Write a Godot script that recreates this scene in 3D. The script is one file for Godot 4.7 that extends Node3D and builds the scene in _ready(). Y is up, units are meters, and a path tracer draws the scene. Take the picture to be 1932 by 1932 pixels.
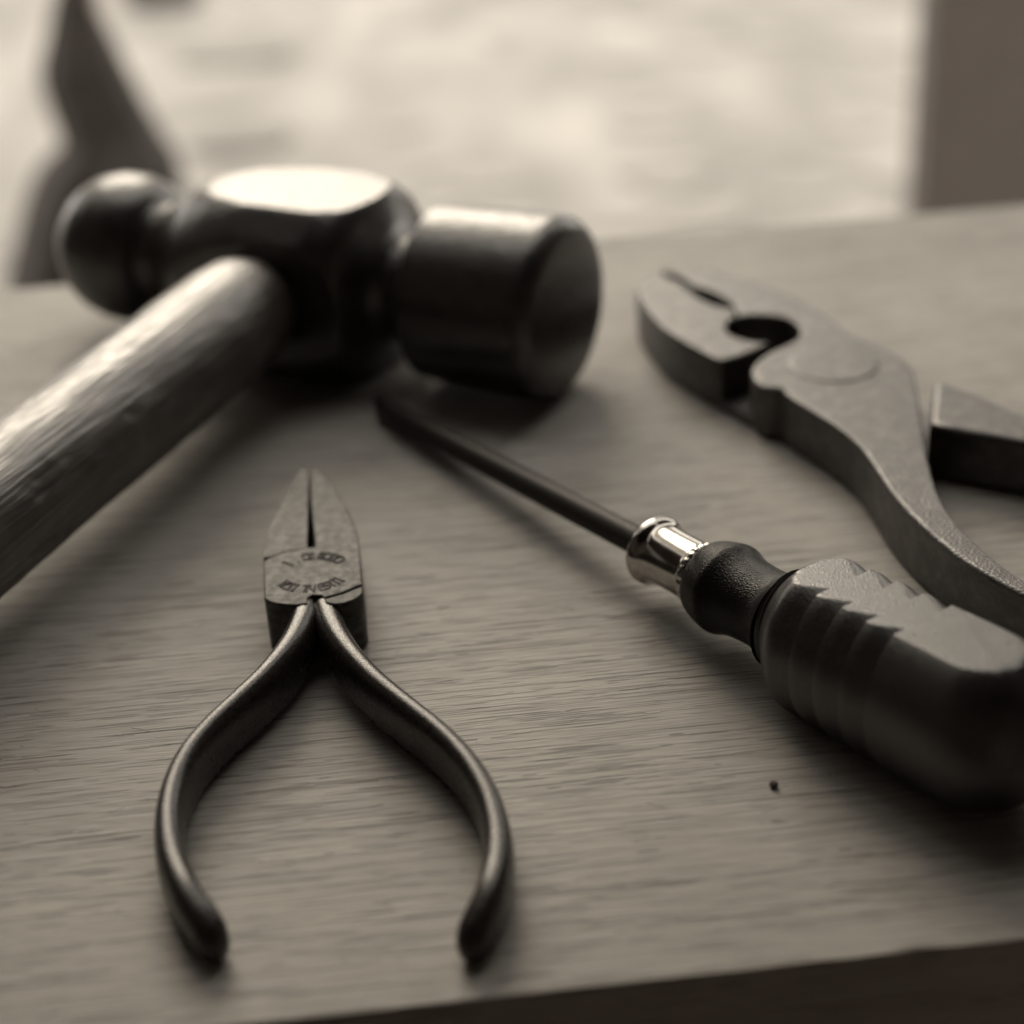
extends Node3D

const TOP := 0.5            # height of the bench top above the ground, metres
const CAM_H := 166.0        # camera height above the bench top, millimetres
const FOV := 34.0
var cam_basis: Basis
var mats := {}
var V := PackedVector3Array()
var T := PackedInt32Array()

# ------------------------------------------------------------------ camera geometry (pixel of the 1932 px photograph -> millimetres on the bench, at height h)
func un(px: float, py: float, h: float) -> Vector3:
	var f := 966.0 / tan(deg_to_rad(FOV / 2))
	var d := cam_basis * Vector3((px - 966.0) / f, -(py - 966.0) / f, -1.0)
	return Vector3(0, CAM_H, 0) + d * ((h - CAM_H) / d.y)

func unz(px: float, py: float, z: float) -> Vector3:      # the same on the upright plane at z millimetres
	var f := 966.0 / tan(deg_to_rad(FOV / 2))
	var d := cam_basis * Vector3((px - 966.0) / f, -(py - 966.0) / f, -1.0)
	return Vector3(0, CAM_H, 0) + d * (z / d.z)

func plan(pts: Array, h: float) -> PackedVector2Array:
	var out := PackedVector2Array()
	for p in pts:
		var q := un(p[0], p[1], h)
		out.append(Vector2(q.x, q.z))
	return out

# ------------------------------------------------------------------ mesh helpers, all in millimetres
func begin() -> void:
	V = PackedVector3Array()
	T = PackedInt32Array()

func tri(a: int, b: int, c: int) -> void:
	T.append(a)
	T.append(b)
	T.append(c)

func rings(list: Array) -> void:                            # closed rings joined into a closed tube
	var n: int = list[0].size()
	var base := V.size()
	for r in list:
		V.append_array(r)
	for i in list.size() - 1:
		for j in n:
			var k := (j + 1) % n
			var a := base + i * n + j
			var b := base + i * n + k
			tri(a, b, a + n)
			tri(b, b + n, a + n)
	for e in [0, list.size() - 1]:
		var c := Vector3.ZERO
		for p in list[e]:
			c += p
		V.append(c / n)
		var m := V.size() - 1
		for j in n:
			var a: int = base + e * n + j
			var b: int = base + e * n + (j + 1) % n
			if e == 0:
				tri(a, m, b)
			else:
				tri(a, b, m)

func prism(poly: PackedVector2Array, y0: float, y1: float, r: float, steps := 3) -> void:   # bevelled slab over a plan outline
	var p := poly
	if Geometry2D.is_polygon_clockwise(p):
		p = p.duplicate()
		p.reverse()
	var n := p.size()
	var off := PackedVector2Array()
	for i in n:
		var e0 := (p[i] - p[(i + n - 1) % n]).normalized()
		var e1 := (p[(i + 1) % n] - p[i]).normalized()
		var n0 := Vector2(-e0.y, e0.x)
		var n1 := Vector2(-e1.y, e1.x)
		var m := (n0 + n1).normalized()
		off.append(m / max(0.5, m.dot(n0)))
	if not Geometry2D.is_point_in_polygon(p[0] + off[0] * 0.02, p):
		for i in n:
			off[i] = -off[i]
	var lv := []
	for k in steps + 1:
		var a := PI / 2 * k / steps
		lv.append([r * (1 - sin(a)), y0 + r * (1 - cos(a))])
	for k in steps + 1:
		var a := PI / 2 * k / steps
		lv.append([r * (1 - cos(a)), y1 - r * (1 - sin(a))])
	var base := V.size()
	for l in lv:
		for i in n:
			var q: Vector2 = p[i] + off[i] * l[0]
			V.append(Vector3(q.x, l[1], q.y))
	for i in lv.size() - 1:
		for j in n:
			var k := (j + 1) % n
			var a := base + i * n + j
			var b := base + i * n + k
			tri(a, b, a + n)
			tri(b, b + n, a + n)
	var cap := PackedVector2Array()
	for i in n:
		cap.append(p[i] + off[i] * r)
	var t := Geometry2D.triangulate_polygon(cap)
	if t.is_empty():
		t = Geometry2D.triangulate_polygon(p)
	if t.is_empty():
		print("cap failed")
	var hi: int = base + (lv.size() - 1) * n
	for i in range(0, t.size(), 3):
		var q0 := cap[t[i]]
		var q1 := cap[t[i + 1]]
		var q2 := cap[t[i + 2]]
		var ccw := (q1 - q0).cross(q2 - q0) > 0
		var poly_ccw := true
		if ccw == poly_ccw:
			tri(hi + t[i], hi + t[i + 1], hi + t[i + 2])
			tri(base + t[i], base + t[i + 2], base + t[i + 1])
		else:
			tri(hi + t[i], hi + t[i + 2], hi + t[i + 1])
			tri(base + t[i], base + t[i + 1], base + t[i + 2])

func box(c: Vector3, s: Vector3, r := 1.0) -> void:
	var h := s / 2
	prism(PackedVector2Array([Vector2(c.x - h.x, c.z - h.z), Vector2(c.x + h.x, c.z - h.z), Vector2(c.x + h.x, c.z + h.z), Vector2(c.x - h.x, c.z + h.z)]), c.y - h.y, c.y + h.y, r, 2)

func finish(origin: Vector3, angle := 38.0, uv = null) -> ArrayMesh:   # smooth normals below the crease angle, weighted by area
	var nt := T.size() / 3
	var fn := PackedVector3Array()
	fn.resize(nt)
	var vol := 0.0
	for i in nt:
		var a := V[T[i * 3]]
		var b := V[T[i * 3 + 1]]
		var c := V[T[i * 3 + 2]]
		var n := (c - a).cross(b - a)
		fn[i] = n
		vol += a.dot(n)
	if vol < 0:
		for i in nt:
			fn[i] = -fn[i]
			var s := T[i * 3 + 1]
			T[i * 3 + 1] = T[i * 3 + 2]
			T[i * 3 + 2] = s
	var count := PackedInt32Array()
	count.resize(V.size() + 1)
	for k in T:
		count[k + 1] += 1
	for i in V.size():
		count[i + 1] += count[i]
	var at := count.duplicate()
	var faces := PackedInt32Array()
	faces.resize(T.size())
	for k in T.size():
		var v := T[k]
		faces[at[v]] = k / 3
		at[v] += 1
	var unit := PackedVector3Array()
	unit.resize(nt)
	for i in nt:
		unit[i] = fn[i].normalized()
	var lim := cos(deg_to_rad(angle))
	var P := PackedVector3Array()
	var N := PackedVector3Array()
	var U := PackedVector2Array()
	P.resize(T.size())
	N.resize(T.size())
	if uv != null:
		U.resize(T.size())
	for k in T.size():
		var f := k / 3
		var v := T[k]
		var n := Vector3.ZERO
		for q in range(count[v], count[v + 1]):
			if unit[faces[q]].dot(unit[f]) > lim:
				n += fn[faces[q]]
		P[k] = (V[v] - origin) * 0.001
		N[k] = n.normalized() if n.length_squared() > 0 else Vector3.UP
		if uv != null:
			U[k] = uv.call(V[v])
	var arr := []
	arr.resize(Mesh.ARRAY_MAX)
	arr[Mesh.ARRAY_VERTEX] = P
	arr[Mesh.ARRAY_NORMAL] = N
	if uv != null:
		arr[Mesh.ARRAY_TEX_UV] = U
	var me := ArrayMesh.new()
	me.add_surface_from_arrays(Mesh.PRIMITIVE_TRIANGLES, arr)
	return me

func part(called: String, parent: Node3D, m: Material, origin := Vector3.ZERO, angle := 38.0, uv = null) -> MeshInstance3D:
	var o := MeshInstance3D.new()
	o.name = called
	o.mesh = finish(origin, angle, uv)
	o.material_override = m
	parent.add_child(o, true)
	return o

func thing(called: String, at: Vector3, label: String, category: String, group := "") -> Node3D:   # at in millimetres from the bench origin
	var o := Node3D.new()
	o.name = called
	o.position = at * 0.001 + Vector3(0, TOP, 0)
	add_child(o, true)
	o.set_meta("label", label)
	o.set_meta("category", category)
	if group != "":
		o.set_meta("group", group)
	return o

func solid(called: String, m: Material, angle := 38.0, uv = null) -> MeshInstance3D:   # a piece of the setting, in millimetres from the bench origin
	var o := part(called, self, m, Vector3.ZERO, angle, uv)
	o.position = Vector3(0, TOP, 0)
	o.set_meta("kind", "structure")
	return o

func curve(pts: Array, n: int) -> Array:                     # Catmull-Rom through vectors of any size (arrays of numbers)
	var out := []
	var m := pts.size()
	for i in n:
		var t := float(i) / (n - 1) * (m - 1)
		var k: int = min(int(t), m - 2)
		var u := t - k
		var row := []
		for c in pts[0].size():
			var p0: float = pts[max(k - 1, 0)][c]
			var p1: float = pts[k][c]
			var p2: float = pts[k + 1][c]
			var p3: float = pts[min(k + 2, m - 1)][c]
			row.append(0.5 * (2 * p1 + (p2 - p0) * u + (2 * p0 - 5 * p1 + 4 * p2 - p3) * u * u + (3 * p1 - p0 - 3 * p2 + p3) * u * u * u))
		out.append(row)
	return out

func profile(pts: Array, s: float) -> float:
	if s <= pts[0][0]:
		return pts[0][1]
	for i in pts.size() - 1:
		if s <= pts[i + 1][0]:
			return lerpf(pts[i][1], pts[i + 1][1], (s - pts[i][0]) / max(1e-6, pts[i + 1][0] - pts[i][0]))
	return pts[-1][1]

# ------------------------------------------------------------------ textures and materials
func noise_bytes(seed_: int, w: int, h: int, freq: float, oct := 4, fw := 0, fh := 0) -> PackedByteArray:
	var n := FastNoiseLite.new()
	n.seed = seed_
	n.noise_type = FastNoiseLite.TYPE_SIMPLEX_SMOOTH
	n.frequency = freq
	n.fractal_octaves = oct
	var im := n.get_seamless_image(w, h)
	im.convert(Image.FORMAT_L8)
	if fw > 0:
		im.resize(fw, fh, Image.INTERPOLATE_CUBIC)
	return im.get_data()

func gray_texture(seed_: int, size: int, freq: float, lo: float, hi: float, gamma := 1.0, oct := 5) -> ImageTexture:
	var d := noise_bytes(seed_, size, size, freq, oct)
	var lut := PackedByteArray()
	for i in 256:
		lut.append(int(255 * clampf(lerpf(lo, hi, pow(i / 255.0, gamma)), 0, 1)))
	for i in d.size():
		d[i] = lut[d[i]]
	return ImageTexture.create_from_image(Image.create_from_data(size, size, false, Image.FORMAT_L8, d))

func tint_texture(seed_: int, size: int, freq: float, stops: Array, oct := 5) -> ImageTexture:   # stops: [place, linear colour]
	var d := noise_bytes(seed_, size, size, freq, oct)
	var lut := PackedByteArray()
	for i in 256:
		var t := i / 255.0
		var c: Color = stops[0][1]
		for k in stops.size() - 1:
			if t >= stops[k][0]:
				c = stops[k][1].lerp(stops[k + 1][1], clampf((t - stops[k][0]) / (stops[k + 1][0] - stops[k][0]), 0, 1))
		c = c.linear_to_srgb()
		lut.append_array([c.r8, c.g8, c.b8])
	var out := PackedByteArray()
	out.resize(d.size() * 3)
	for i in d.size():
		var q := d[i] * 3
		out[i * 3] = lut[q]
		out[i * 3 + 1] = lut[q + 1]
		out[i * 3 + 2] = lut[q + 2]
	return ImageTexture.create_from_image(Image.create_from_data(size, size, false, Image.FORMAT_RGB8, out))

func bump_texture(seed_: int, size: int, freq: float, strength: float, oct := 5, sx := 1) -> ImageTexture:
	var d := noise_bytes(seed_, size / sx, size, freq, oct, size, size) if sx > 1 else noise_bytes(seed_, size, size, freq, oct)
	var im := Image.create_from_data(size, size, false, Image.FORMAT_L8, d)
	im.convert(Image.FORMAT_RGBA8)
	im.bump_map_to_normal_map(strength)
	return ImageTexture.create_from_image(im)

func streaks(seed_: int, size: int, stops: Array) -> ImageTexture:
	var d := noise_bytes(seed_, size / 16, size, 0.06, 4, size, size)
	var e := noise_bytes(seed_ + 1, size, size, 0.012, 4)
	var out := PackedByteArray()
	out.resize(d.size() * 3)
	for i in d.size():
		var t := clampf(0.55 * d[i] / 255.0 + 0.45 * e[i] / 255.0, 0, 1)
		var c: Color = stops[0][1]
		for k in stops.size() - 1:
			if t >= stops[k][0]:
				c = stops[k][1].lerp(stops[k + 1][1], clampf((t - stops[k][0]) / (stops[k + 1][0] - stops[k][0]), 0, 1))
		c = c.linear_to_srgb()
		out[i * 3] = c.r8
		out[i * 3 + 1] = c.g8
		out[i * 3 + 2] = c.b8
	return ImageTexture.create_from_image(Image.create_from_data(size, size, false, Image.FORMAT_RGB8, out))

func sepia(v: float) -> Color:                                # linear value -> the warm tone of the toned print
	return Color(v * 1.035, v * 0.985, v * 0.92)

func umber(v: float) -> Color:                                # the same for the dark things, redder
	return Color(v * 1.13, v * 0.97, v * 0.90)

func mat(called: String, tex: Texture2D, rough: float, metal: float, tile_mm: float, rough_tex: Texture2D = null, bump: Texture2D = null, bump_scale := 1.0, spec := 0.5) -> StandardMaterial3D:
	var m := StandardMaterial3D.new()
	m.resource_name = called
	m.albedo_texture = tex
	m.roughness = rough
	m.metallic = metal
	m.metallic_specular = spec
	if rough_tex:
		m.roughness_texture = rough_tex
	if bump:
		m.normal_enabled = true
		m.normal_texture = bump
		m.normal_scale = bump_scale
	m.uv1_triplanar = true
	m.uv1_scale = Vector3.ONE * (1000.0 / tile_mm)
	mats[called] = m
	return m

func board_material() -> StandardMaterial3D:
	var w := 2048
	var h := 2048
	var rng := RandomNumberGenerator.new()
	rng.seed = 11
	var fine := noise_bytes(3, 32, h, 0.30, 3, w, h)          # thin fibres
	var mid := noise_bytes(4, 24, 512, 0.09, 4, w, h)          # growth bands
	var broad := noise_bytes(5, 256, 192, 0.02, 4, w, h)       # stains
	var speck := noise_bytes(6, 160, h, 0.30, 3, w, h)
	var dark := PackedFloat32Array()
	dark.resize(w * h)
	for k in 30000:                                            # open pores and scratches along the grain
		var x := rng.randf() * w
		var y := rng.randf() * h
		var zone := broad[int(y) * w + int(x)] / 255.0
		var band := mid[int(y) * w + int(x)] / 255.0
		if rng.randf() > 0.25 + 1.1 * (band - 0.3) + 0.3 * zone:
			continue
		var L := int(rng.randf_range(14, 110) * (2.6 if rng.randf() < 0.12 else 1.0))
		var deep := rng.randf_range(0.10, 0.50) * (1.7 if rng.randf() < 0.06 else 1.0)
		var tilt := rng.randf_range(-0.012, 0.012)
		var thick := 2 if rng.randf() < 0.12 else 1
		for i in L:
			var px := (int(x) + i) % w
			var py := int(y + tilt * i)
			var fade := 1.0 - absf(2.0 * i / L - 1.0)
			for q in thick:
				var yy := (py + q + h) % h
				dark[yy * w + px] = maxf(dark[yy * w + px], deep * minf(1, 2.2 * fade))
	for k in 700:                                              # short dents and nicks across the grain
		var x := rng.randf() * w
		var y := rng.randf() * h
		var L := int(rng.randf_range(4, 22))
		var tilt := rng.randf_range(-0.7, 0.7)
		var deep := rng.randf_range(0.15, 0.5)
		for i in L:
			var px := (int(x) + i) % w
			var yy := (int(y + tilt * i) + h) % h
			dark[yy * w + px] = maxf(dark[yy * w + px], deep)
	for k in 900:                                              # raised pale fibres and dust
		var x := rng.randf() * w
		var y := rng.randf() * h
		var L := int(rng.randf_range(2, 26))
		for i in L:
			var at := int(y) * w + (int(x) + i) % w
			dark[at] = -rng.randf_range(0.1, 0.35)
	var col := PackedByteArray()
	col.resize(w * h * 3)
	var hei := PackedByteArray()
	hei.resize(w * h)
	var lut := PackedByteArray()
	for i in 1024:
		var c := sepia(0.12 + 0.43 * i / 1023.0).linear_to_srgb()
		lut.append_array([c.r8, c.g8, c.b8])
	for i in w * h:
		var f := fine[i] / 255.0
		var m := mid[i] / 255.0
		var b := broad[i] / 255.0
		var s := speck[i] / 255.0
		var d := dark[i]
		var v := 0.52 + 0.20 * (f - 0.5) + 0.14 * (m - 0.5) + 0.24 * (b - 0.5) + 0.10 * (s - 0.5) - 0.85 * d
		var q := clampi(int(v * 1023), 0, 1023) * 3
		col[i * 3] = lut[q]
		col[i * 3 + 1] = lut[q + 1]
		col[i * 3 + 2] = lut[q + 2]
		hei[i] = clampi(int(255 * (0.62 + 0.22 * (f - 0.5) + 0.16 * (s - 0.5) + 0.10 * (m - 0.5) - 0.55 * d)), 0, 255)
	var m := StandardMaterial3D.new()
	m.albedo_texture = ImageTexture.create_from_image(Image.create_from_data(w, h, false, Image.FORMAT_RGB8, col))
	var im := Image.create_from_data(w, h, false, Image.FORMAT_L8, hei)
	im.convert(Image.FORMAT_RGBA8)
	im.bump_map_to_normal_map(5.0)
	m.normal_enabled = true
	m.normal_texture = ImageTexture.create_from_image(im)
	m.normal_scale = 0.5
	m.roughness = 0.62
	m.metallic_specular = 0.35
	return m

func make_materials() -> void:
	var blotch := gray_texture(21, 512, 0.012, 0.72, 1.25)
	var fine_bump := bump_texture(22, 512, 0.07, 2.6)
	var forged_bump := bump_texture(23, 512, 0.035, 7.0)
	var wear := gray_texture(24, 512, 0.02, 0.6, 1.0)
	mat("old_steel", tint_texture(31, 512, 0.014, [[0.0, sepia(0.016)], [0.36, sepia(0.036)], [0.6, sepia(0.062)], [1.0, sepia(0.12)]]), 0.54, 0.08, 20, wear, fine_bump, 0.6, 0.26)
	mat("handle_steel", tint_texture(32, 512, 0.02, [[0.0, umber(0.010)], [0.5, umber(0.022)], [1.0, umber(0.045)]]), 0.36, 0.2, 14, wear, fine_bump, 0.6, 0.55)
	mat("grey_steel", tint_texture(33, 512, 0.012, [[0.0, umber(0.010)], [0.38, umber(0.022)], [0.6, umber(0.042)], [1.0, umber(0.09)]]), 0.46, 0.12, 30, blotch, fine_bump, 0.8, 0.75)
	mat("hammer_steel", tint_texture(34, 512, 0.012, [[0.0, umber(0.008)], [0.5, umber(0.018)], [1.0, umber(0.04)]]), 0.40, 0.12, 40, wear, forged_bump, 0.22, 0.75)
	mat("chrome", tint_texture(35, 256, 0.02, [[0.0, sepia(0.30)], [1.0, sepia(0.46)]]), 0.17, 1.0, 10, gray_texture(36, 256, 0.03, 0.5, 1.0), fine_bump, 0.10)
	mat("shaft_steel", tint_texture(37, 256, 0.03, [[0.0, umber(0.012)], [1.0, umber(0.03)]]), 0.55, 0.1, 12, wear, fine_bump, 0.4, 0.25)
	mat("lacquer", tint_texture(38, 256, 0.03, [[0.0, umber(0.006)], [1.0, umber(0.012)]]), 0.20, 0.0, 9, null, bump_texture(39, 512, 0.05, 9.0, 3), 0.75, 0.25)
	mat("grip_wood", tint_texture(40, 512, 0.03, [[0.0, umber(0.007)], [0.5, umber(0.014)], [1.0, umber(0.032)]]), 0.40, 0.0, 16, wear, fine_bump, 0.7, 0.95)
	var hk := StandardMaterial3D.new()
	hk.albedo_texture = streaks(41, 512, [[0.0, umber(0.03)], [0.45, umber(0.065)], [1.0, umber(0.13)]])
	hk.normal_enabled = true
	hk.normal_texture = bump_texture(51, 512, 0.05, 5.0, 4, 8)
	hk.normal_scale = 0.4
	hk.roughness = 0.46
	hk.roughness_texture = wear
	hk.metallic_specular = 0.75
	mats["hickory"] = hk
	mat("stamp", tint_texture(42, 64, 0.1, [[0.0, umber(0.012)], [1.0, umber(0.02)]]), 0.8, 0.0, 10)
	mat("cloth", tint_texture(43, 256, 0.03, [[0.0, umber(0.014)], [1.0, umber(0.05)]]), 0.9, 0.0, 200)
	mat("shed_wood", tint_texture(44, 256, 0.03, [[0.0, umber(0.28)], [1.0, umber(0.36)]]), 0.85, 0.0, 400)
	mat("tar_roof", tint_texture(50, 256, 0.03, [[0.0, umber(0.035)], [1.0, umber(0.06)]]), 0.9, 0.0, 400)
	mat("floor_dirt", tint_texture(49, 256, 0.03, [[0.0, umber(0.24)], [1.0, umber(0.34)]]), 0.95, 0.0, 400)
	mat("post_paint", tint_texture(45, 256, 0.03, [[0.0, umber(0.085)], [1.0, umber(0.105)]]), 0.7, 0.0, 300)
	mat("ground", tint_texture(46, 1024, 0.008, [[0.0, sepia(0.15)], [0.38, sepia(0.215)], [0.6, sepia(0.26)], [1.0, sepia(0.36)]]), 0.95, 0.0, 2200)
	mats["ground"].uv1_scale = Vector3(1.0 / 2.0, 1.0 / 2.0, 1.0 / 5.5)
	mat("dark_stone", tint_texture(47, 128, 0.03, [[0.0, umber(0.05)], [1.0, umber(0.09)]]), 0.9, 0.0, 100)
	mat("slab", tint_texture(48, 128, 0.03, [[0.0, sepia(0.14)], [1.0, sepia(0.18)]]), 0.9, 0.0, 100)
	mats["board"] = board_material()
	var g := StandardMaterial3D.new()
	g.vertex_color_use_as_albedo = true
	g.roughness = 0.95
	mats["gravel"] = g

# ------------------------------------------------------------------ things
func bench() -> void:
	var uv := func(p: Vector3) -> Vector2:
		return Vector2((p.x + 117.0) / 312.0, (p.z - minf(p.y, 0.0) + 460.0) / 337.5)
	var t := thing("workbench", Vector3(0, -TOP * 1000, -310), "low wooden bench with worn grainy top that carries all the tools", "bench")
	var org := Vector3(0, -TOP * 1000, -310)
	var n := FastNoiseLite.new()
	n.seed = 5
	n.frequency = 0.02
	begin()
	var list := []
	var cols := 301
	for i in cols:
		var x := lerpf(-430, 430, float(i) / (cols - 1))
		var zf := -165.4 + 0.2 * n.get_noise_1d(x) + 0.15 * n.get_noise_1d(x * 6 + 400)
		var chip := 0.35 * exp(-pow((x - 64.0) / 2.2, 2.0))
		var zb := -454.6 + 0.8 * n.get_noise_1d(x + 900)
		var c := 0.7 + chip * 0.7 + 0.2 * n.get_noise_1d(x * 4 + 100)
		list.append(PackedVector3Array([
			Vector3(x, 0, zb + 1.2), Vector3(x, 0, -300), Vector3(x, 0, zf - c - chip), Vector3(x, -0.28 * c, zf - 0.3 * c - chip), Vector3(x, -c, zf - chip * 0.6), Vector3(x, -c - 5.0, zf),
			Vector3(x, -38, zf), Vector3(x, -40, zf - 2), Vector3(x, -40, zb + 2), Vector3(x, -38, zb), Vector3(x, -1.2, zb)]))
	rings(list)
	part("top_board", t, mats["board"], org, 30.0, uv)
	for s in [[-390, -205], [390, -205], [-390, -415], [390, -415]]:
		begin()
		box(Vector3(s[0], -270.5, s[1]), Vector3(45, 459, 45), 2)
		part("leg", t, mats["shed_wood"], org)
	for z in [-181.0, -439.0]:
		begin()
		box(Vector3(0, -75.5, z), Vector3(800, 70, 3), 0.8)
		part("apron", t, mats["shed_wood"], org)

func section(c: Vector3, side: Vector3, up: Vector3, hw: float, hh: float, e: float, n := 28) -> PackedVector3Array:
	var out := PackedVector3Array()
	for j in n:
		var a := TAU * j / n
		var x := signf(cos(a)) * pow(absf(cos(a)), 2.0 / e)
		var y := signf(sin(a)) * pow(absf(sin(a)), 2.0 / e)
		out.append(c + side * (x * hw) + up * (y * hh))
	return out

func small_pliers() -> void:
	var org := un(590, 1120, 0)
	org.y = 0
	var t := thing("combination_pliers", org, "small dark steel pliers with stamped head and bowed open handles, jaws shut", "pliers")
	var st: Material = mats["old_steel"]
	var h := 11.0
	var taper := func(p: Vector3) -> Vector3:
		var far: float = clampf((-p.z - 268.0) / 42.0, 0.0, 1.0)
		var y := p.y
		return Vector3(p.x, lerpf(y, 0.5 + y * 0.92, far), p.z)
	# left jaw
	begin()
	prism(plan([[581, 880], [566, 881], [556, 898], [545, 919], [532, 943], [519, 968], [509, 992], [502, 1016], [499, 1036], [497, 1052.5], [513, 1048], [540, 1040], [579, 1032.5], [579.5, 1010], [580.5, 980], [581, 940]], h), 0.2, h, 0.07)
	for i in V.size():
		V[i] = taper.call(V[i])
	part("jaw", t, st, org)
	# right jaw with the joint
	begin()
	prism(plan([[584, 880], [605, 881], [615, 893], [627, 912], [641, 934], [653, 954], [663, 974], [671, 993], [676, 1012], [679, 1036], [681, 1060], [683, 1101.5], [668, 1108], [645, 1118], [611, 1127.5], [606, 1122.5], [589, 1122.5], [581, 1127.5], [580, 1137.5], [560, 1141], [540, 1140.5], [520, 1138], [505, 1133.5], [498.5, 1128], [497.5, 1100], [497, 1059], [513, 1048.8], [540, 1040.4], [579, 1032.8], [594, 1031], [592.5, 1010], [589, 980], [586, 940]], h), 0.2, h, 0.3)
	for i in V.size():
		V[i] = taper.call(V[i])
	var joint := part("jaw", t, st, org)
	# corner of the other half below the joint line
	begin()
	prism(plan([[612, 1130], [646, 1120.5], [669, 1111], [684, 1105], [685, 1117], [677, 1126], [664, 1133], [648, 1138], [630, 1139.5], [614, 1136.5]], h), 0.2, h, 0.3)
	part("joint_shoulder", t, st, org)
	# handles
	var hs: Material = mats["handle_steel"]
	var left := [[574, 1128, 2.76, 4.37, 6.35], [566, 1158, 2.67, 4.68, 6.15], [542.865, 1203, 2.53, 4.99, 5.85], [499.48, 1256, 2.35, 5.10, 5.55], [447.23, 1306, 2.25, 5.10, 5.35], [395.025, 1355, 2.21, 4.99, 5.25], [352, 1407, 2.21, 4.89, 5.15], [324, 1466, 2.21, 4.68, 5.05], [313, 1530, 2.25, 4.58, 4.95], [321, 1600, 2.39, 4.47, 4.85], [347.65, 1662, 2.48, 4.37, 4.75], [378.1, 1708, 2.58, 3.85, 4.05], [394, 1738, 2.48, 3.33, 3.45]]
	var right := [[612, 1128, 2.76, 4.37, 6.35], [625, 1165, 2.67, 4.68, 6.15], [655.195, 1213, 2.53, 4.99, 5.85], [702.975, 1265, 2.39, 5.10, 5.55], [763.725, 1315, 2.30, 5.10, 5.35], [825.46, 1364, 2.25, 5.10, 5.25], [876, 1416, 2.25, 4.99, 5.15], [914, 1476, 2.25, 4.78, 5.05], [934, 1540, 2.25, 4.58, 4.95], [937, 1600, 2.35, 4.47, 4.85], [923.5, 1660, 2.39, 4.37, 4.75], [903.35, 1706, 2.48, 3.85, 4.05], [889, 1736, 2.39, 3.33, 3.45]]
	for pts in [left, right]:
		var way := curve(pts, 64)
		var c := []
		for q in way:
			var p := un(q[0], q[1], q[4] + q[3])
			c.append(Vector3(p.x, q[4], p.z))
		begin()
		var list := []
		var m := c.size()
		for i in m:
			var d: Vector3 = (c[min(i + 1, m - 1)] - c[max(i - 1, 0)])
			d.y = 0
			d = d.normalized()
			list.append(section(c[i], Vector3(-d.z, 0, d.x), Vector3.UP, way[i][2], way[i][3], 2.5))
		var dl: Vector3 = (c[m - 1] - c[m - 2]).normalized()
		for k in range(1, 6):
			var a := PI / 2 * k / 5.0
			list.append(section(c[m - 1] + dl * 2.6 * sin(a), Vector3(-dl.z, 0, dl.x), Vector3.UP, way[m - 1][2] * maxf(cos(a), 0.05), way[m - 1][3] * maxf(cos(a), 0.05), 2.2))
		rings(list)
		part("handle", t, hs, org, 60)
	# stamped lettering round the joint
	var mid := un(590, 1079, h)
	var font := SystemFont.new()
	font.font_names = PackedStringArray(["Droid Sans"])
	var st2 := SurfaceTool.new()
	st2.begin(Mesh.PRIMITIVE_TRIANGLES)
	for row in [["I . DE BOITO", 138.0, 38.0, 6.0, true], ["YZII TN ESTII", 212.0, 322.0, 6.2, false]]:
		var s: String = row[0]
		for i in s.length():
			if s[i] == " ":
				continue
			var a := deg_to_rad(lerpf(row[1], row[2], float(i) / (s.length() - 1)))
			var tm := TextMesh.new()
			tm.text = s[i]
			tm.font = font
			tm.font_size = 32
			tm.pixel_size = 0.000029
			tm.depth = 0.00016
			var pos := Vector3(mid.x + cos(a) * row[3], h + 0.02, mid.z - sin(a) * row[3] * 0.95) - org
			var turn := a - PI / 2 if row[4] else a + PI / 2
			var b := Basis(Vector3.UP, turn) * Basis(Vector3.RIGHT, -PI / 2)
			st2.append_from(tm, 0, Transform3D(b, pos * 0.001))
	var txt := MeshInstance3D.new()
	txt.name = "stamped_lettering"
	txt.mesh = st2.commit()
	txt.material_override = mats["stamp"]
	joint.add_child(txt, true)

func lathe(list_s: Array, r_of: Callable, axis: Transform3D, n := 72) -> void:   # axis: origin, x along the axis, y up; r_of(s, angle)
	var all := []
	for s in list_s:
		var ring := PackedVector3Array()
		for j in n:
			var a := TAU * j / n
			var r: float = r_of.call(s, a)
			ring.append(axis * Vector3(s, r * cos(a), r * sin(a)))
		all.append(ring)
	rings(all)

func span(a: float, b: float, step: float) -> Array:
	var out := []
	var n := int(ceil((b - a) / step))
	for i in n + 1:
		out.append(lerpf(a, b, float(i) / n))
	return out

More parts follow.
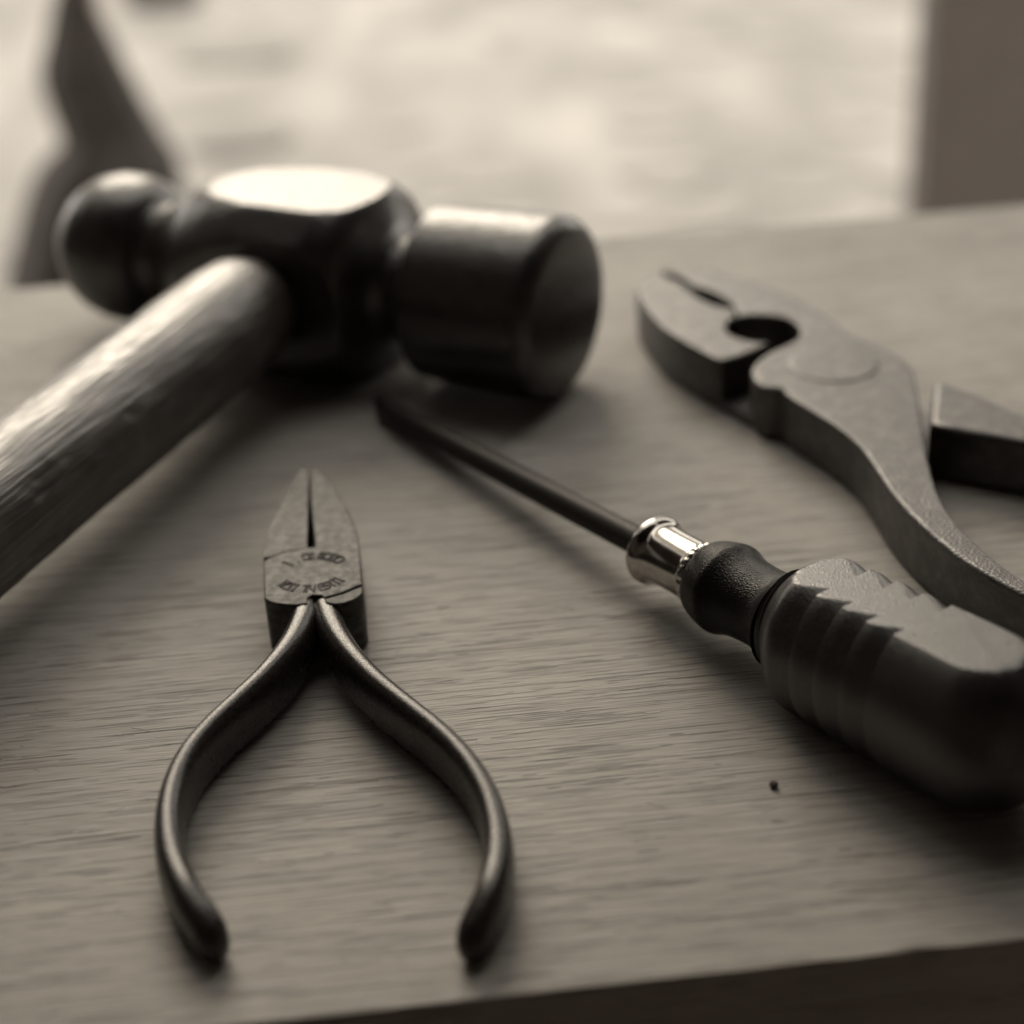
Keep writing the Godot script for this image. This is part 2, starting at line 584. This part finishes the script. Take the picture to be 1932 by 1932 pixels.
func screwdriver() -> void:
	var tip := un(716, 766, 3.6)
	var m := un(1690, 1276, 13.0)
	var org := Vector3(m.x, 0, m.z)
	var t := thing("screwdriver", org, "screwdriver with notched flat-sided grip, glossy black neck, shiny ferrule and thin dark shaft", "screwdriver")
	var u := (m - tip).normalized()
	var side := u.cross(Vector3.UP).normalized()
	var up := side.cross(u).normalized()
	var ax := Transform3D(Basis(u, up, side), tip)
	# shaft with flattened blade
	begin()
	var all := []
	for s in [0.0, 0.15, 2.0, 4.0, 6.5, 9.0, 11.0, 13.0, 40.0, 70.0, 97.5]:
		var f := clampf(s / 11.0, 0, 1)
		f = f * f * (3 - 2 * f)
		var hw := lerpf(1.3, 2.75, f) * (0.96 if s == 0.0 else 1.0)
		var hh := lerpf(3.5, 2.75, f) * (0.8 if s == 0.0 else 1.0)
		all.append(section(ax * Vector3(s, 0.0, 0), side, up, hw, hh, lerpf(4.0, 2.0, f), 32))
	rings(all)
	part("shaft", t, mats["shaft_steel"], org, 50)
	# ferrule
	var fer := [[97.0, 2.0], [97.05, 5.2], [97.3, 5.9], [97.7, 6.3], [98.3, 6.55], [99.0, 6.55], [99.6, 6.3], [100.1, 5.95], [100.6, 5.7], [101.6, 5.55], [104, 5.45], [107, 5.45], [110.2, 5.55], [110.9, 5.7], [111.2, 6.0], [111.6, 6.2], [112.2, 6.2], [112.6, 5.9], [113.0, 5.0], [113.2, 3.0]]
	var ss := []
	for p in fer:
		ss.append(p[0])
	begin()
	lathe(ss, func(s: float, a: float) -> float:
		var r := profile(fer, s)
		if s > 111.0 and s < 112.9:
			r -= 0.22 * pow(absf(sin(a * 13.0)), 3.0)
		return r, ax, 104)
	part("ferrule", t, mats["chrome"], org, 40)
	# lacquered neck
	var raw := [[112.9, 5.2], [113.1, 6.3], [113.6, 7.0], [114.6, 7.5], [116.0, 7.9], [117.6, 8.25], [118.8, 8.4], [119.6, 8.25], [120.8, 7.8], [122.6, 7.35], [125.0, 7.1], [128.0, 7.0], [130.4, 7.2], [132.2, 7.8], [133.6, 8.8]]
	var crv := curve(raw, 60)
	ss = []
	for p in crv:
		ss.append(p[0])
	begin()
	lathe(ss, func(s: float, _a: float) -> float: return profile(crv, s), ax, 96)
	part("neck", t, mats["lacquer"], org, 50)
	# grip: turned wood with sawtooth rings, cut by two flats
	var body := [[133.5, 4.0], [133.6, 9.0], [134.0, 9.5], [134.4, 9.0], [134.8, 9.7], [135.2, 10.1], [135.6, 9.6], [136.0, 10.3], [136.8, 10.9], [138.0, 12.2], [139.4, 13.4], [141.0, 14.1], [150, 14.3], [165, 14.5], [173, 14.5], [176, 14.3], [178.5, 13.6], [181, 12.3], [183.4, 10.4], [185.4, 7.9], [186.8, 5.0], [187.5, 2.4], [187.7, 0.3]]
	ss = [133.5, 133.6, 133.8, 134.0, 134.2, 134.4, 134.6, 134.8, 135.0, 135.2, 135.4, 135.6, 135.8, 136.0, 136.4, 136.8, 137.4, 138.0, 138.7, 139.4, 140.2, 141.0]
	var t0 := 142.0
	var pitch := 5.5
	for k in 4:
		var s0 := t0 + pitch * k
		ss.append_array([s0, s0 + 1.0, s0 + 2.0, s0 + 3.0, s0 + 3.7, s0 + 4.3, s0 + 4.38])
	ss.append_array([164.2, 166.0, 169.0, 172.0, 174.0, 175.0, 176.0, 177.0, 178.0, 179.0, 180.0, 181.0, 182.0, 182.8, 183.6, 184.4, 185.2, 186.0, 186.6, 187.1, 187.5, 187.7])
	begin()
	lathe(ss, func(s: float, a: float) -> float:
		var r := profile(body, s)
		var k := (s - t0) / pitch
		if k >= -0.001 and k < 4.0:
			var w: float = (s - t0) - pitch * floor(k + 0.0005)
			if w <= 4.31:
				r -= 1.3 * w / 4.3
		var ca := cos(a)
		var sa := sin(a)
		r /= sqrt(ca * ca + sa * sa / 0.76)
		if ca > 0.3:
			r = minf(r, 12.5 / ca)
		elif ca < -0.3:
			r = minf(r, -11.7 / ca)
		return r, ax, 360)
	part("grip", t, mats["grip_wood"], org, 24)

func c4(pts: Array) -> Array:                                 # pixels of an enlarged crop -> pixels of the whole photograph
	var out := []
	for p in pts:
		out.append([1172.5 + p[0] * 0.3931, 469.0 + p[1] * 0.3932])
	return out

func smooth_poly(poly: PackedVector2Array, times := 2) -> PackedVector2Array:
	var p := poly
	for k in times:
		var q := PackedVector2Array()
		for i in p.size():
			var a := p[i]
			var b := p[(i + 1) % p.size()]
			q.append(a.lerp(b, 0.25))
			q.append(a.lerp(b, 0.75))
		p = q
	return p

func big_pliers() -> void:
	var h := 12.5
	var org := un(1573, 690, 0)
	org.y = 0
	var t := thing("slip_joint_pliers", org, "large grey forged slip joint pliers lying open beside the screwdriver", "pliers")
	var st: Material = mats["grey_steel"]
	# upper half: near handle, boss and far jaw
	begin()
	prism(smooth_poly(plan(c4([[620, 578], [628, 615], [655, 650], [705, 668], [770, 666], [795, 704], [900, 770], [1000, 830], [1100, 905], [1165, 970], [1230, 1070], [1300, 1178], [1400, 1290], [1500, 1382], [1620, 1482], [1750, 1565], [1932, 1662], [2150, 1765], [2420, 1880], [2470, 1860], [2440, 1800], [2150, 1698], [1932, 1590], [1780, 1478], [1640, 1350], [1540, 1220], [1480, 1050], [1445, 850], [1424, 680], [1408, 590], [1385, 548], [1310, 500], [1220, 458], [1080, 400], [1010, 335], [860, 240], [620, 145], [420, 92], [215, 80], [190, 96], [290, 128], [345, 176], [430, 200], [515, 242], [548, 272], [556, 322], [620, 316], [700, 316], [790, 328], [845, 358], [862, 392], [850, 425], [800, 456], [720, 490], [655, 530]]), h), 1), 0.3, h, 0.9)
	part("half", t, st, org, 38)
	# lower half: near jaw
	begin()
	prism(plan(c4([[72, 190], [90, 235], [130, 300], [195, 375], [300, 445], [430, 518], [480, 534], [560, 515], [650, 480], [716, 446], [640, 446], [560, 428], [510, 402], [496, 376], [514, 342], [548, 326], [542, 284], [510, 284], [440, 268], [365, 232], [325, 195], [280, 160], [180, 118], [110, 140]]), h), 0.0, h, 0.7)
	var jaw := part("half", t, st, org, 38)
	# lower half: plate under the boss
	begin()
	prism(plan(c4([[310, 440], [430, 512], [560, 580], [670, 640], [790, 680], [910, 750], [1060, 830], [1250, 885], [1400, 890], [1534, 838], [1556, 646], [1420, 540], [1230, 455], [1000, 400], [860, 420], [700, 452], [560, 440], [420, 440]]), h), 0.1, 2.6, 0.4)
	part("joint_plate", jaw, st, org, 38)
	# lower half: far handle
	begin()
	prism(plan(c4([[1480, 832], [1600, 862], [1720, 884], [1932, 922], [2200, 985], [2500, 1075], [2540, 1040], [2240, 905], [1932, 790], [1720, 700], [1600, 655], [1545, 632], [1500, 640]]), h), 0.0, h, 1.5, 4)
	part("handle", jaw, st, org, 38)
	# rivet
	var rc := un(1172.5 + 1020 * 0.3931, 469 + 552 * 0.3932, h)
	begin()
	var all := []
	for q in [[9.8, 10.0], [9.8, 0.06], [9.65, 0.2], [9.3, 0.28], [8.2, 0.32], [4.0, 0.34], [0.3, 0.35]]:
		var y: float = h - 1.0 if q[1] == 10.0 else h + q[1]
		var ring := PackedVector3Array()
		for j in 48:
			ring.append(Vector3(rc.x + q[0] * cos(TAU * j / 48), y, rc.z + q[0] * sin(TAU * j / 48)))
		all.append(ring)
	rings(all)
	part("rivet", t, st, org, 50)

func hammer() -> void:
	var c := Vector3(-15.6, 21.4, -386.8)
	var ph := deg_to_rad(32.8)
	var u := Vector3(cos(ph), 0, sin(ph))
	var w := Vector3(-u.z, 0, u.x)                            # towards the handle
	var org := Vector3(c.x, 0, c.z)
	var t := thing("ball_peen_hammer", org, "ball peen hammer lying on its side with dark steel head and worn wooden handle", "hammer")
	var ax := Transform3D(Basis(u, Vector3.UP, w), c)
	var raw := [[-78.4, 0.4], [-78.0, 3.6], [-76.8, 7.4], [-74.5, 11.3], [-71.0, 14.9], [-66.5, 17.5], [-61.5, 18.8], [-57.0, 18.8], [-53.0, 17.9], [-50.2, 16.6], [-48.8, 15.2], [-47.8, 13.6], [-46.2, 12.8], [-43.5, 13.0], [-40.5, 14.6], [-36.0, 17.6], [-30.0, 21.2], [-22.0, 24.0], [-12.0, 25.8], [-2.0, 26.4], [8.0, 25.9], [13.5, 24.6], [15.8, 23.4], [17.2, 21.6], [18.6, 18.2], [20.4, 14.6], [23.2, 12.4], [26.6, 12.6], [29.2, 15.2], [30.8, 18.8], [32.2, 20.4], [40.0, 20.8], [55.0, 21.2], [61.5, 21.3], [63.2, 20.9], [64.6, 19.8], [65.6, 18.4], [66.2, 14.0], [66.6, 8.0], [66.8, 0.5]]
	var ss := []
	for i in raw.size() - 1:
		for k in 3:
			ss.append(lerpf(raw[i][0], raw[i + 1][0], k / 3.0))
	ss.append(66.8)
	begin()
	lathe(ss, func(s: float, a: float) -> float:
		var r := profile(raw, s)
		if s > -47.0 and s < 25.0:
			for k in 8:
				var cc := cos(a - k * PI / 4)
				if cc > 0.5:
					r = minf(r, (21.6 if k % 2 == 0 else 25.7) / cc)
		return r, ax, 160)
	part("head", t, mats["hammer_steel"], org, 30)
	# handle
	var al := deg_to_rad(-5.0)
	var dir := (w * cos(al) - u * sin(al) * -1.0).normalized()
	dir = (w * cos(al) + u * sin(-al)).normalized()
	var sd := dir.cross(Vector3.UP).normalized()
	var n := FastNoiseLite.new()
	n.seed = 9
	n.frequency = 0.07
	n.fractal_octaves = 4
	var pts := [[-23.5, 7.5, 7.0], [10, 8.0, 7.5], [19, 9.0, 8.6], [23, 11.0, 11.2], [28, 12.6, 12.8], [36, 13.4, 13.4], [50, 13.6, 13.4], [80, 13.2, 13.0], [120, 12.8, 12.8], [170, 13.2, 13.2], [230, 14.2, 14.2], [262, 14.4, 14.2], [270, 13.2, 12.8], [274, 9.0, 9.0], [275, 2.0, 2.0]]
	begin()
	var all := []
	for d in span(-23.5, 275.0, 1.25):
		var hw := 0.0
		var hh := 0.0
		for i in pts.size() - 1:
			if d >= pts[i][0] and d <= pts[i + 1][0]:
				var f: float = (d - pts[i][0]) / (pts[i + 1][0] - pts[i][0])
				hw = lerpf(pts[i][1], pts[i + 1][1], f)
				hh = lerpf(pts[i][2], pts[i + 1][2], f)
		var cc: Vector3 = c - u * 7.0 + dir * d + Vector3(0, 1.5 - maxf(d, 0) * 0.0315, 0)
		var ring := section(cc, sd, Vector3.UP, hw, hh, 2.15, 72)
		for j in ring.size():
			var p := ring[j]
			var k := n.get_noise_3d(d * 0.4, (p.y - cc.y) * 0.9, (p - cc).dot(sd) * 0.9)
			var rough := smoothstep(38.0, 60.0, d)
			ring[j] = p + (p - cc).normalized() * (k * (0.12 + 0.4 * rough) - 2.6 * rough * maxf(0.0, k - 0.26))
		all.append(ring)
	rings(all)
	var c0 := c - u * 7.0
	part("handle", t, mats["hickory"], org, 60, func(p: Vector3) -> Vector2:
		var q := p - c0
		var d := q.dot(dir)
		return Vector2(d / 90.0, atan2(q.dot(sd), q.y - 1.5 + 0.0315 * maxf(d, 0.0)) / PI))

func crumb() -> void:
	var p := un(1459, 1481, 0.4)
	var t := thing("crumb", Vector3(p.x, 0, p.z), "tiny dark crumb on the bench in front of the screwdriver", "crumb")
	begin()
	var rng := RandomNumberGenerator.new()
	rng.seed = 4
	var all := []
	for i in 6:
		var a := PI * (i + 0.02) / 5.04
		var ring := PackedVector3Array()
		for j in 9:
			var r := sin(a) * 0.75 * rng.randf_range(0.7, 1.2)
			ring.append(Vector3(p.x + r * cos(TAU * j / 9), 0.55 - 0.5 * cos(a), p.z + r * sin(TAU * j / 9)))
		all.append(ring)
	rings(all)
	part("grain", t, mats["dark_stone"], Vector3(p.x, 0, p.z), 30)

# ------------------------------------------------------------------ setting
func shed() -> void:
	var g := -TOP * 1000
	var m: Material = mats["shed_wood"]
	var zf := -640.0
	var hh := 1900.0
	begin()
	box(Vector3(-1230, g + hh / 2, 545), Vector3(60, hh, 2310), 2)
	solid("wall_left", m)
	begin()
	box(Vector3(1230, g + hh / 2, 545), Vector3(60, hh, 2310), 2)
	solid("wall_right", m)
	begin()
	box(Vector3(0, g + hh / 2, 1735), Vector3(2396, hh, 60), 2)
	solid("wall_back", m)
	begin()
	box(Vector3(0, g + hh + 32, 605), Vector3(2600, 60, 2330), 2)
	solid("roof", mats["tar_roof"])
	# boarding on both sides of the open doorway
	begin()
	box(Vector3(-770, g + hh / 2, zf), Vector3(855, hh, 50), 2)
	solid("wall_front_left", m)
	begin()
	box(Vector3(810, g + hh / 2, zf), Vector3(775, hh, 50), 2)
	solid("wall_front_right", m)
	begin()
	box(Vector3(0, g + 4, 545), Vector3(2396, 8, 2310), 1)
	solid("floor", mats["floor_dirt"])

func gate_post() -> void:
	var g := -TOP * 1000
	var z := -1560.0
	var x0 := unz(1745, 200, z).x
	var p := thing("gate_post", Vector3(x0 + 140, g, z), "broad smooth dark timber post upright in the yard behind the bench", "post")
	var org := Vector3(x0 + 140, g, z)
	begin()
	box(Vector3(x0 + 140, g + 700, z - 20), Vector3(280, 1400, 40), 3)
	part("board", p, mats["post_paint"], org)
	begin()
	box(Vector3(x0 + 140, g + 1412, z - 20), Vector3(310, 22, 66), 4)
	part("cap", p, mats["post_paint"], org)

func yard() -> void:
	var g := -TOP * 1000
	begin()
	var y := g - 20.0
	box(Vector3(0, y, -20000), Vector3(120000, 40, 120000), 1)
	solid("ground", mats["ground"])
	var rng := RandomNumberGenerator.new()
	rng.seed = 77
	# gravel: uncountable, one object
	var sm := SphereMesh.new()
	sm.radius = 1.0
	sm.height = 2.0
	sm.radial_segments = 8
	sm.rings = 4
	sm.material = mats["gravel"]
	var mm := MultiMesh.new()
	mm.transform_format = MultiMesh.TRANSFORM_3D
	mm.use_colors = true
	mm.mesh = sm
	mm.instance_count = 300
	var nz := FastNoiseLite.new()
	nz.seed = 13
	nz.frequency = 1.6
	for i in mm.instance_count:
		var z := -lerpf(0.95, 4.6, pow(rng.randf(), 1.3))
		var x := rng.randf_range(-0.75, 0.75) * (-z) * 0.8 + 0.1
		var s := rng.randf_range(0.015, 0.05)
		var b := Basis(Vector3.UP, rng.randf() * TAU).scaled(Vector3(s * rng.randf_range(0.8, 1.5), s * 0.16, s))
		mm.set_instance_transform(i, Transform3D(b, Vector3(x, s * 0.05, z)))
		var k := clampf(0.26 + 0.06 * nz.get_noise_2d(x, z) + rng.randf_range(-0.02, 0.02), 0.16, 0.38)
		mm.set_instance_color(i, sepia(k))
	var gi := MultiMeshInstance3D.new()
	gi.name = "gravel"
	gi.multimesh = mm
	gi.set_meta("kind", "stuff")
	gi.set_meta("label", "pale loose gravel over the yard behind the bench")
	gi.set_meta("category", "gravel")
	add_child(gi)

func yard_point(px: float, py: float) -> Vector3:
	return un(px, py, -TOP * 1000)

func stone(called: String, px: float, py: float, s: Vector3, m: Material, label: String, seed_: int, group := "") -> void:
	var p := yard_point(px, py)
	var n := FastNoiseLite.new()
	n.seed = seed_
	n.frequency = 0.012
	var t := thing(called, p, label, "stone", group)
	begin()
	var all := []
	for i in 13:
		var a := PI * (i + 0.03) / 12.06
		var ring := PackedVector3Array()
		for j in 24:
			var d := Vector3(sin(a) * cos(TAU * j / 24), -cos(a), sin(a) * sin(TAU * j / 24))
			var q := Vector3(signf(d.x) * pow(absf(d.x), 0.7), signf(d.y) * pow(absf(d.y), 0.7), signf(d.z) * pow(absf(d.z), 0.7)) * s
			q *= 1.0 + 0.25 * n.get_noise_3dv(q)
			ring.append(p + q + Vector3(0, s.y * 0.7, 0))
		all.append(ring)
	rings(all)
	part("rock", t, m, p, 50)

func draped_cloth() -> void:
	var zc := -1500.0
	var g := -TOP * 1000
	# outline rows: y of the photograph, left edge, right edge
	var rows := [[-130, 140, 160], [-100, 128, 172], [-60, 118, 172], [0, 100, 180], [60, 88, 206], [130, 74, 240], [200, 92, 275], [262, 112, 310], [300, 74, 334], [360, 46, 350], [430, 28, 356], [530, 4, 362], [700, -25, 375]]
	var foot := unz(180, 700, zc)
	var t := thing("draped_stake", Vector3(foot.x, g, zc), "dark folded cloth draped over a stake in the yard behind the hammer", "cloth")
	begin()
	var org := Vector3(foot.x, g, zc)
	var peak := unz(150, -120, zc)
	box(Vector3(peak.x, (g + peak.y) / 2, zc), Vector3(14, peak.y - g, 14), 1)
	part("stake", t, mats["shed_wood"], org)
	var way := curve(rows, 60)
	begin()
	var all := []
	var add := [[0.0, 0.0]]
	for i in way.size():
		var a := unz(way[i][1], way[i][0], zc)
		var b := unz(way[i][2], way[i][0], zc)
		all.append([a, b])
	var list := []
	# from the hem on the ground up to the peak
	var last: Array = all[-1]
	for k in 4:
		var f := k / 4.0
		list.append([Vector3(last[0].x - 12 * (1 - f), lerpf(g + 1, last[0].y, f), zc), Vector3(last[1].x + 12 * (1 - f), lerpf(g + 1, last[1].y, f), zc)])
	for i in range(all.size() - 1, -1, -1):
		list.append(all[i])
	var n := 60
	var tubes := []
	for q in list:
		var mid: Vector3 = (q[0] + q[1]) / 2
		var hw: float = absf(q[1].x - q[0].x) / 2
		var ring := PackedVector3Array()
		for j in n:
			var a := TAU * j / n
			var fold := 1.0 + 0.16 * sin(a * 5 + q[0].y * 0.012) * absf(sin(a)) + 0.08 * sin(a * 9 + 1.3)
			ring.append(Vector3(mid.x + hw * cos(a), mid.y, zc + minf(hw, 110.0) * 0.75 * sin(a) * fold))
		tubes.append(ring)
	rings(tubes)
	part("cloth", t, mats["cloth"], org, 50)

func _ready() -> void:
	# camera
	cam_basis = Basis(Vector3.UP, deg_to_rad(-3.9)) * Basis(Vector3.RIGHT, deg_to_rad(-29.0)) * Basis(Vector3.BACK, deg_to_rad(-3.4))
	var cam := Camera3D.new()
	cam.name = "camera"
	cam.fov = FOV
	cam.near = 0.01
	cam.far = 300.0
	cam.transform = Transform3D(cam_basis, Vector3(0, TOP + CAM_H * 0.001, 0))
	var att := CameraAttributesPhysical.new()
	att.frustum_focal_length = 12.0 / tan(deg_to_rad(FOV / 2))
	att.frustum_focus_distance = 0.281
	att.frustum_near = 0.01
	att.frustum_far = 300.0
	att.exposure_aperture = 5.3
	cam.attributes = att
	add_child(cam)
	cam.current = true
	# overcast sky
	var env := Environment.new()
	env.background_mode = Environment.BG_SKY
	var sky := Sky.new()
	var sm := ProceduralSkyMaterial.new()
	sm.sky_top_color = Color(0.96, 0.935, 0.89)
	sm.sky_horizon_color = Color(0.99, 0.965, 0.92)
	sm.ground_horizon_color = Color(0.60, 0.57, 0.52)
	sm.ground_bottom_color = Color(0.5, 0.47, 0.43)
	sm.sun_angle_max = 0.0
	sky.sky_material = sm
	env.sky = sky
	env.tonemap_mode = Environment.TONE_MAPPER_LINEAR
	env.tonemap_exposure = 2.9
	env.sdfgi_enabled = true
	env.ssao_enabled = true
	env.ssil_enabled = true
	var we := WorldEnvironment.new()
	we.name = "environment"
	we.environment = env
	add_child(we)
	var sun := DirectionalLight3D.new()
	sun.name = "sun"
	sun.light_energy = 0.25
	sun.light_color = Color(1.0, 0.95, 0.87)
	sun.light_angular_distance = 30.0
	sun.shadow_enabled = true
	sun.basis = Basis.looking_at(Vector3(0.12, -0.60, 1.0).normalized())
	add_child(sun)
	make_materials()
	yard()
	shed()
	gate_post()
	bench()
	hammer()
	big_pliers()
	screwdriver()
	small_pliers()
	draped_cloth()
	stone("dark_stone", 308, 4, Vector3(75, 60, 60), mats["dark_stone"], "dark rounded stone on the pale gravel", 3)
	stone("grey_stone", 460, 272, Vector3(70, 8, 50), mats["slab"], "flat grey stone in the gravel, beside the draped cloth", 278)
	stone("grey_stone", 450, 112, Vector3(90, 8, 50), mats["slab"], "broad flat grey stone in the gravel, beyond the smaller flat stone", 118)
	crumb()
